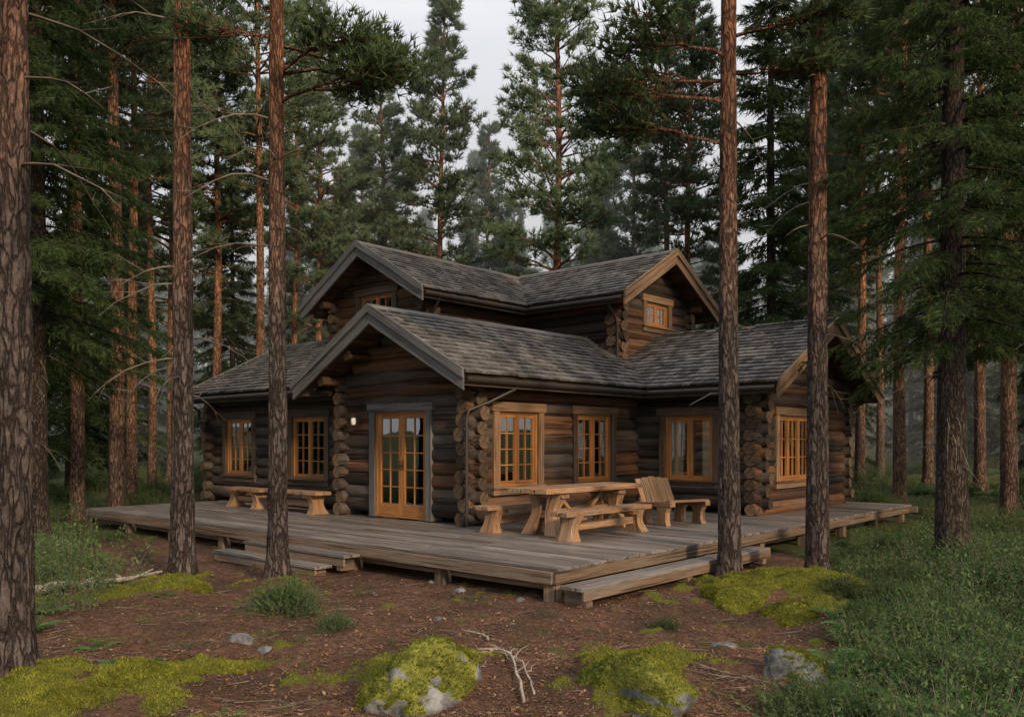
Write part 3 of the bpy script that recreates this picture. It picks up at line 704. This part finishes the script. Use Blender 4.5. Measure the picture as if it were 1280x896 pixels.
put(pine('pine_tree',19,9.2,.13,2.0,4,8,.14,.024,48,220,.013,[(6.0,3.0,1.7,.3),(6.6,3.3,1.9,.15),(6.9,2.8,1.7,.2),(7.2,3.5,1.6,.1),(7.0,.1,1.3,.2),(7.5,-.3,1.5,.2)],10,lean=(-.002,0),bend=.05,**kw),'pine_tree',px(912,11.6),11.6)
put(pine('pine_tree',19,9.8,.135,2.0,5,8,.14,.024,48,220,.013,[],16,lean=(0,0),bend=.05,**kw),'pine_tree',px(1022,11.8),11.8)
put(spruce('spruce_tree',15,3.3,.2,2.3,6,8,.10,.015,.26,.075,5,40,160,.008),'spruce_tree',px(1190,12.0),12.0)
spN=spruce('spruce_tree',16,3.6,.19,2.6,7,8,.12,.018,.27,.08,5,20,60)
put(spN,'spruce_tree',px(45,15.5),15.5,.6);put(spN,'spruce_tree',px(1300,15.5),15.5,2.0,1.1)
pk=dict(bm='barkfar',sub=.19)
pA=pine('pine_tree',21,5.5,.17,3.3,11,10,.25,.036,dead=16,dz=.38,**pk)
pB=pine('pine_tree',20,7.5,.16,2.7,12,10,.25,.036,dead=18,top=.85,dz=.38,**pk)
pC=pine('pine_tree',18,4.5,.15,2.5,13,10,.25,.036,top=1.0,dz=.38,**pk)
pD=pine('pine_tree',22,10.5,.17,2.7,14,10,.25,.036,dead=24,top=.6,**pk)
sA=spruce('spruce_tree',18,1.2,.17,2.5,21,6,.2,.034,ff=(.15,.5,.85));sB=spruce('spruce_tree',14,.4,.13,2.2,22,6,.2,.034,ff=(.15,.5,.85))
lk=dict(bm='barkfar',sub=.38,fm='pinehaze',seg=8,rings=16,dead=4)
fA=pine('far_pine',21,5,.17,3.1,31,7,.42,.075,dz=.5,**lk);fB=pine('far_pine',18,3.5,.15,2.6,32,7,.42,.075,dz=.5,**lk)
fS=spruce('far_spruce',17,.6,.15,2.6,33,6,.34,.07,.42,.2,5,8,16,ff=(.2,.75),fm='sprucehaze')
fN=pine('near_pine',19,7,.15,2.4,34,7,.4,.07,dz=.55,bm='bark',sub=.38,fm='pinen',seg=8,rings=16,dead=4)
def pt(me,nm,p,Y,rz,sc=1): put(me,nm,px(p,Y),Y,rz,sc)
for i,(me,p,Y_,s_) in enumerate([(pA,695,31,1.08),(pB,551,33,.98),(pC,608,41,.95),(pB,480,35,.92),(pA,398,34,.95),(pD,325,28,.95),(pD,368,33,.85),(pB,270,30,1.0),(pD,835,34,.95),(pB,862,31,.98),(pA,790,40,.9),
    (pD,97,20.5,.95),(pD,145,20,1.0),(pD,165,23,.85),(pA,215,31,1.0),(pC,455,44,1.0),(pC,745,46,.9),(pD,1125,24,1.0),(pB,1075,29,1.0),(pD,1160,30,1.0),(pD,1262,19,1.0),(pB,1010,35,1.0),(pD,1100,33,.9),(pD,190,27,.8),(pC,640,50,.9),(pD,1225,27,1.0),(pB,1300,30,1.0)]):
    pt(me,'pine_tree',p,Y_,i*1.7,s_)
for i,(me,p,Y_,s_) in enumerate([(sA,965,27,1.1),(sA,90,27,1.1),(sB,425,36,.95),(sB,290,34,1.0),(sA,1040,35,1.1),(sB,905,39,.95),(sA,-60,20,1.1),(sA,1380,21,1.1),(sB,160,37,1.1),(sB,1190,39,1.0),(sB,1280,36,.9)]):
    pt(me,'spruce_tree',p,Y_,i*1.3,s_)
fo=empty('distant_forest')
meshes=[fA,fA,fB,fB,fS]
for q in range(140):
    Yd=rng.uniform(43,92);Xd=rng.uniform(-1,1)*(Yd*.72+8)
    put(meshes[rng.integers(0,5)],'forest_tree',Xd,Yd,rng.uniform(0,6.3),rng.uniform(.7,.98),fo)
for i in range(34):
    a=rng.uniform(0,6.283);R=rng.uniform(14,32);xx=R*math.cos(a);yy=8+R*math.sin(a)
    if abs(xx)<yy*.72+2 and yy>0: continue
    if dist_rect(xx,yy)<2: continue
    if yy<8 and xx>-4: continue
    put(fN,'forest_tree',xx,yy,rng.uniform(0,6.3),rng.uniform(.8,1.05),fo)
# ---------- plants
def fern_mesh(seed):
    mb=MB()
    for f in range(11):
        az=rng.uniform(0,6.283);L=rng.uniform(.35,.6);n=20;s=np.linspace(0,1,n)
        d=np.array([math.cos(az),math.sin(az),0]);p=np.array([-d[1],d[0],0])
        pts=np.outer(s*L*.85,d);pts[:,2]=L*(1.05*s-.85*s*s)
        mb.sticks(pts[:-1],pts[1:],.003,.002,0)
        for i in range(2,n):
            w=L*.26*math.sin(math.pi*min(1,.15+.85*s[i])) *(1-s[i]*.4)*rng.uniform(.8,1.1)+.01
            for sg in (-1,1):
                b=pts[i];tip=b+p*sg*w+d*w*.35-np.array([0,0,w*.25]);m=b+(tip-b)*.4
                e=d*L*.022
                mb.add([b-e*.6,m-e,tip,m+e],[[0,1,2,3]],0)
    return mb.mesh('fern',[M['fern']])
def shrub_mesh(h=.3,w=.3,n=260,ls=.03,mat='leaf'):
    mb=MB();ns=18;B=rng.normal(0,w*.25,(ns,3));B[:,2]=0;T=B*2.2;T[:,2]=h*rng.uniform(.5,1.15,ns);mb.sticks(B,T,.004,.002,1)
    k=rng.integers(0,ns,n);f=rng.uniform(.35,1.05,n)[:,None];C=B[k]*(1-f)+T[k]*f+rng.normal(0,w*.12,(n,3));C[:,2]=np.abs(C[:,2])
    a=nrmz(rng.normal(0,1,(n,3)));b=nrmz(np.cross(a,rng.normal(0,1,(n,3))));l=ls*rng.uniform(.6,1.5,n)[:,None]
    V=np.stack([C-a*l,C+b*l*.4,C+a*l,C-b*l*.4],1).reshape(-1,3)
    mb.add(V,np.arange(4*n).reshape(-1,4),0,False,None,np.repeat(rng.random(n),4));return mb.mesh('shrub',[M[mat],M['deadb']])
def tuft_mesh(n=70,h=.25,w=.1):
    mb=MB();B=rng.normal(0,w,(n,3));B[:,2]=0;D_=B*1.5+np.array([0,0,.5]);mb.blades(B,D_,1,h,.009,.15,0);return mb.mesh('grass_tuft',[M['grass']])
ferns=[fern_mesh(i) for i in range(3)];shr=[shrub_mesh(.30,.36,520,.014),shrub_mesh(.42,.42,720,.016),shrub_mesh(.2,.3,380,.013)];tf=[tuft_mesh(),tuft_mesh(40,.35,.06)]
sap=shrub_mesh(1.1,.5,1100,.022)
def jun():
    mb=MB();n=420;a=rng.uniform(0,6.283,n);el=rng.uniform(.15,1.5,n);D_=np.stack([np.cos(a)*np.cos(el),np.sin(a)*np.cos(el),np.sin(el)],1)
    L=rng.uniform(.12,.34,n)[:,None]*np.array([1.25,1.25,.95]);B=rng.normal(0,.07,(n,3));B[:,2]=0;mb.sticks(B,B+D_*L,.003,.0015,1)
    for f in (.5,.7,.85,1): mb.blades(B+D_*L*f,D_,5,.045,.008,.5,0)
    return mb.mesh('low_shrub',[M['leaf'],M['deadb']])
jm=jun()
un=empty('undergrowth')
cnt=0;tries=0
while cnt<2600 and tries<40000:
    tries+=1
    near=rng.random()<.66
    if near: yy=rng.uniform(4.5,17);xx=rng.uniform(-1,1)*(yy*.72+2)
    else: yy=rng.uniform(15,45);xx=rng.uniform(-1,1)*(yy*.72+2)
    dr_=float(dist_rect(xx,yy))
    if dr_<.25: continue
    g_=float(green(np.array(xx),np.array(yy)))
    if rng.random()>g_*(1.0) : continue
    if xx>0 and yy<13 and float(mossm(np.array(xx),np.array(yy)))>.5 and rng.random()<.8: continue
    q=rng.random();cl=float(fbm(np.array(xx*.5),np.array(yy*.5),7.,2))
    fr_=.25+(.35 if cl>0 else 0)
    if q<fr_: me=ferns[rng.integers(0,3)];s_=rng.uniform(.45,.9)
    elif q<.72: me=shr[rng.integers(0,3)];s_=rng.uniform(.6,1.3)
    elif q<.84: me=jm;s_=rng.uniform(.6,1.1)
    else: me=tf[rng.integers(0,2)];s_=rng.uniform(.7,1.2)
    if yy>15: s_*=1.4
    if xx>5: s_*=1.15
    s_*=.45+.55*min(1,dr_/2.5)
    put(me,'plant',xx,yy,rng.uniform(0,6.3),s_,un);cnt+=1
for i in range(90):
    yy=rng.uniform(5.6,10);xx=rng.uniform(.38*yy+.1,.66*yy)
    put(ferns[rng.integers(0,3)],'plant',xx,yy,rng.uniform(0,6.3),rng.uniform(.5,.95),un)
for i in range(60):
    yy=rng.uniform(5.6,11.5);xx=rng.uniform(.42*yy,.66*yy)
    put([shr[1],jm][i%2],'plant',xx,yy,rng.uniform(0,6.3),rng.uniform(.7,1.3),un)
for i in range(170):
    yy=rng.uniform(5.5,13);xx=rng.uniform(-1,1)*yy*.6
    if dist_rect(xx,yy)<.2: continue
    put([shr[2],tf[0],tf[1]][rng.integers(0,3)],'sprout',xx,yy,rng.uniform(0,6.3),rng.uniform(.2,.5),un)
for p,yb,s_ in ((355,768,1.25),(418,782,.6),(833,778,.5)):
    Yq=1.9*F/(yb-552);put(jm,'low_shrub',px(p,Yq),Yq,p,s_)
put(sap,'sapling',px(85,9.6),9.6,0,1.0);put(shr[1],'low_shrub',px(130,10.5),10.5,0,1.5);put(shr[1],'low_shrub',px(60,12),12,1,1.8)
for p,yb,s_ in ((150,835,.45),(185,822,.4),(120,812,.5),(210,830,.35),(285,888,.3),(205,745,.4)):
    Yq=1.9*F/(yb-552);put(ferns[p%3],'fern',px(p,Yq),Yq,p,s_)
# ---------- litter
mb=MB();N=80000;yy=4.6+rng.random(N)**1.6*8.5;xx=rng.uniform(-1,1,N)*(yy*.66+.3)
k=(dist_rect(xx,yy)>.0)&(green(xx,yy)<.75)&(mossm(xx,yy)<.5);xx,yy=xx[k],yy[k];n=len(xx)
a=rng.uniform(0,6.283,n);D_=np.stack([np.cos(a),np.sin(a),rng.normal(0,.12,n)],1);Pz=np.stack([xx,yy,gh(xx,yy)+.014],1)
sd=np.stack([-np.sin(a),np.cos(a),0*a],1)*.0034;L=rng.uniform(.02,.06,n)[:,None]
V=np.stack([Pz-sd,Pz+sd,Pz+D_*L],1).reshape(-1,3);mb.add(V,np.arange(3*n).reshape(-1,3),0,False,None,np.repeat(rng.random(n),3))
n=10000;yy=4.6+rng.random(n)**1.3*8.5;xx=rng.uniform(-1,1,n)*(yy*.66+.3);k=dist_rect(xx,yy)>.0;xx,yy=xx[k],yy[k];n=len(xx)
a=nrmz(np.stack([rng.normal(0,1,n),rng.normal(0,1,n),rng.normal(0,.25,n)],1));b=nrmz(np.cross(a,[0,0,1])+rng.normal(0,.2,(n,3)));l=rng.uniform(.008,.026,n)[:,None];C=np.stack([xx,yy,gh(xx,yy)+.02],1)
mb.add(np.stack([C-a*l,C+b*l*.6,C+a*l,C-b*l*.6],1).reshape(-1,3),np.arange(4*n).reshape(-1,4),0,False,None,np.repeat(rng.random(n),4))
n=500;yy=4.8+rng.random(n)**1.4*8;xx=rng.uniform(-1,1,n)*yy*.6;k=dist_rect(xx,yy)>.1;xx,yy=xx[k],yy[k];n=len(xx);a=rng.uniform(0,6.283,n);L=rng.uniform(.06,.35,n)
P0=np.stack([xx,yy,gh(xx,yy)+.018],1);x2=xx+np.cos(a)*L;y2=yy+np.sin(a)*L;P1=np.stack([x2,y2,gh(x2,y2)+.025],1);mb.sticks(P0,P1,.006,.003,1)
n=900;uu=rng.uniform(-2.9,9,n);vv2=rng.uniform(-4.2,8,n);k=(uu<-.3)|((vv2<-.3)&(uu<5))|(vv2<-3.3);uu,vv2=uu[k],vv2[k];n=len(uu);xx,yy=uv2w(uu,vv2);a=rng.uniform(0,6.283,n)
Pz=np.stack([xx,yy,0*xx+.008],1);D_=np.stack([np.cos(a),np.sin(a),0*a],1);sd=np.stack([-np.sin(a),np.cos(a),0*a],1)*.004;L=rng.uniform(.02,.07,n)[:,None]
mb.add(np.stack([Pz-sd,Pz+sd,Pz+D_*L],1).reshape(-1,3),np.arange(3*n).reshape(-1,3),0,False,None,np.repeat(rng.random(n),3))
mb.obj('needle_litter',[M['litter'],M['deadb']])
mb=MB();n=140000;cs=np.array(MS);ci=rng.integers(0,len(cs),n);xx=cs[ci,0]+rng.normal(0,1,n)*cs[ci,2]*1.2;yy=cs[ci,1]+rng.normal(0,1,n)*cs[ci,2]*1.2;k=mossm(xx,yy)>.4;xx,yy=xx[k],yy[k]
mb.blades(np.stack([xx,yy,gh(xx,yy)+mossh(xx,yy)-.004],1),np.tile([0,0,1.],(len(xx),1)),1,.026,.010,.6,0);mb.obj('moss_carpet',[M['mossf']])
# ---------- rocks
import bmesh
def rock(name,p,yb,w,h,d,moss=0,seed=0,sink=.35,sub=5):
    Yq=1.9*F/(yb-552);x=px(p,Yq);bm=bmesh.new();bmesh.ops.create_icosphere(bm,subdivisions=sub,radius=1);me=bpy.data.meshes.new(name)
    V=np.array([v.co[:] for v in bm.verts]);n=fbm(V[:,0]*1.1+seed*3.1,V[:,1]*1.1+seed,V[:,2]*1.1+5,5)
    V=V*(1+.55*n)[:,None];q=fbm(V[:,0]*5+seed,V[:,1]*5,V[:,2]*5,4);V=V*(1+.14*np.abs(q))[:,None];V=V*np.array([w/2,d/2,h])
    for i,v in enumerate(bm.verts): v.co=V[i]
    bm.normal_update();N_=np.array([v.normal[:] for v in bm.verts]);bm.to_mesh(me);bm.free()
    for f in me.polygons: f.use_smooth=True
    ms=np.clip((N_[:,2]-.15)*1.2+1.3*fbm(V[:,0]*5+seed,V[:,1]*5,V[:,2]*5,4)+moss-.6,0,1) if moss else np.zeros(len(V))
    a=me.attributes.new('moss','FLOAT','POINT');a.data.foreach_set('value',ms)
    me.materials.append(M['rockm' if moss else 'rock']);o=bpy.data.objects.new(name,me);bpy.context.collection.objects.link(o)
    z=float(gh(x,Yq));o.location=(x,Yq,z-h*sink+.0);o.rotation_euler=(0,0,seed)
    if moss:
        k=np.where(ms>.5)[0]
        if len(k):
            kk=rng.choice(k,min(16000,len(k)*8));b=MB();b.blades(V[kk]+rng.normal(0,.012,(len(kk),3))*[1,1,.3],N_[kk]+[0,0,.4],1,.024,.010,.5,0)
            b.obj('moss_cover',[M['mossf']],o)
    return o
rock('mossy_boulder',532,876,1.1,.36,.65,1.0,1,.25);rock('mossy_boulder',795,888,1.15,.30,.6,.95,2,.25);rock('mossy_boulder',1000,855,.62,.28,.4,.3,3)
for p,yb,w_,h_ in ((925,752,.8,.17),(985,768,.9,.2),(1040,750,.8,.18),(895,742,.5,.12),(95,880,.6,.13),(165,865,.5,.12),(245,735,.4,.1)):
    rock('moss_mound',p,yb,w_,h_,w_*.7,2.2,p*.1,.35,5)
for i,(p,yb,w) in enumerate([(650,750,.14),(575,737,.17),(604,735,.12),(548,768,.12),(300,800,.28),(335,806,.2),(900,812,.22),(915,808,.16),(540,727,.12),(640,776,.08),(700,772,.06),(470,742,.08)]):
    rock('stone',p,yb,w,w*.32,w*.8,0,i+5,.3,3)
def branch(name,pts,r,mat='dead',subs=4):
    b=MB();pts=np.array(pts,float);n=16;t0=np.linspace(0,1,len(pts));tt=np.linspace(0,1,n)
    q=np.stack([np.interp(tt,t0,pts[:,k]) for k in range(2)],1);q+=rng.normal(0,.02,q.shape)*min(1,r*40)
    z=gh(q[:,0],q[:,1])+r*.8+np.abs(np.interp(tt,t0,pts[:,2]));Q=np.column_stack([q,z]);b.tube(Q,r*(1-tt*.75),8,0,0,.08)
    for i in range(subs):
        k=rng.integers(3,n-3);d=nrmz(Q[k+1]-Q[k]);s=rng.choice([-1,1]);dd=nrmz(d+np.array([-d[1],d[0],0])*s*.9+np.array([0,0,rng.uniform(0,.5)]));L=rng.uniform(.12,.4)*min(1.5,r*50)
        c=np.array([Q[k]+dd*L*f+rng.normal(0,.02,3)*f for f in (0,.35,.7,1)]);b.tube(c,[r*.5,r*.4,r*.28,r*.12],6,0,0,.05)
    return b.obj(name,[M[mat]])
def G(p,y): Yq=1.9*F/(y-552);return px(p,Yq),Yq
def W2(p,y,z=0): a,b_=G(p,y);return (a,b_,z)
branch('fallen_log',[W2(40,745,.05),W2(100,728,.04),W2(150,735,.05),W2(205,724,.06)],.065,'dead',6)
branch('dead_branch',[W2(612,800,.02),W2(585,783,.03)],.012,'dead',1)
branch('dead_branch',[W2(655,890,.02),W2(640,850,.06),W2(625,820,.03),W2(600,845,.02)],.012,'dead',8)
branch('dead_branch',[W2(668,885,.03),W2(655,850,.05),W2(615,835,.03),W2(598,862,.0)],.009,'dead',8)
branch('dead_branch',[W2(870,852,.01),W2(940,868,.03),W2(1040,890,.02)],.010,'deadb',6)
branch('dead_branch',[W2(710,808,.01),W2(760,815,.01),W2(800,806,.01)],.008,'deadb',3)
branch('dead_branch',[W2(500,783,.01),W2(540,786,.01)],.006,'deadb',2)
# ---------- forest mist (real volume)
t=NT('forest_mist');vs_=t.n('ShaderNodeVolumeScatter');vs_.inputs['Color'].default_value=(.95,.98,1,1);vs_.inputs['Density'].default_value=.0085;vs_.inputs['Anisotropy'].default_value=.2
t.t.links.new(vs_.outputs[0],t.out.inputs['Volume'])
mb=MB();mb.box((0,74,14),(190,88,36),0);mb.obj('mist',[t.m])
# ---------- light, world, camera
EL=math.radians(24);sd_=np.array([.55,-.83,0]);sd_=sd_/np.linalg.norm(sd_)*math.cos(EL);sd_[2]=math.sin(EL)
L=bpy.data.lights.new('sun','SUN');L.energy=3.5;L.angle=math.radians(6);L.color=(1,.76,.50)
so=bpy.data.objects.new('sun',L);bpy.context.collection.objects.link(so);so.rotation_euler=Vector(sd_).to_track_quat('Z','Y').to_euler()
w=bpy.data.worlds.new('World');bpy.context.scene.world=w;w.use_nodes=True;nt=w.node_tree;bg=nt.nodes['Background']
sk=nt.nodes.new('ShaderNodeTexSky');sk.sky_type='NISHITA';sk.sun_disc=False;sk.sun_elevation=EL;sk.sun_rotation=math.atan2(sd_[0],sd_[1])
tc=nt.nodes.new('ShaderNodeTexCoord');no=nt.nodes.new('ShaderNodeTexNoise');no.inputs['Scale'].default_value=2.2;no.inputs['Detail'].default_value=6
mp=nt.nodes.new('ShaderNodeMapping');mp.inputs['Scale'].default_value=(1,1,2.5);nt.links.new(tc.outputs['Generated'],mp.inputs[0]);nt.links.new(mp.outputs[0],no.inputs['Vector'])
mr=nt.nodes.new('ShaderNodeMapRange');mr.inputs[1].default_value=.3;mr.inputs[2].default_value=.65;mr.inputs[3].default_value=.6;mr.inputs[4].default_value=.95;nt.links.new(no.outputs[0],mr.inputs[0])
mi=nt.nodes.new('ShaderNodeMix');mi.data_type='RGBA';nt.links.new(mr.outputs[0],mi.inputs[0]);nt.links.new(sk.outputs[0],mi.inputs[6]);mi.inputs[7].default_value=(6.9,6.95,7.2,1)
sx=nt.nodes.new('ShaderNodeSeparateXYZ');nt.links.new(tc.outputs['Generated'],sx.inputs[0])
m2=nt.nodes.new('ShaderNodeMapRange');m2.inputs[1].default_value=.35;m2.inputs[2].default_value=1;m2.inputs[3].default_value=1;m2.inputs[4].default_value=2.1;nt.links.new(sx.outputs[2],m2.inputs[0])
ml=nt.nodes.new('ShaderNodeVectorMath');ml.operation='SCALE';nt.links.new(mi.outputs[2],ml.inputs[0]);nt.links.new(m2.outputs[0],ml.inputs['Scale'])
nt.links.new(ml.outputs[0],bg.inputs[0]);bg.inputs[1].default_value=.13
cam=bpy.data.cameras.new('camera');co=bpy.data.objects.new('camera',cam);bpy.context.collection.objects.link(co)
co.location=(0,0,CAMH);co.rotation_euler=(math.pi/2,0,0);cam.lens=F/1280*36;cam.sensor_width=36;cam.shift_y=104/1280;cam.clip_end=1000;cam.clip_start=.05
sc=bpy.context.scene;sc.camera=co;sc.view_settings.view_transform='Standard';sc.view_settings.look='None';sc.view_settings.exposure=0
print('tris',sum(len(m.polygons) for m in bpy.data.meshes),'objs',len(bpy.data.objects))
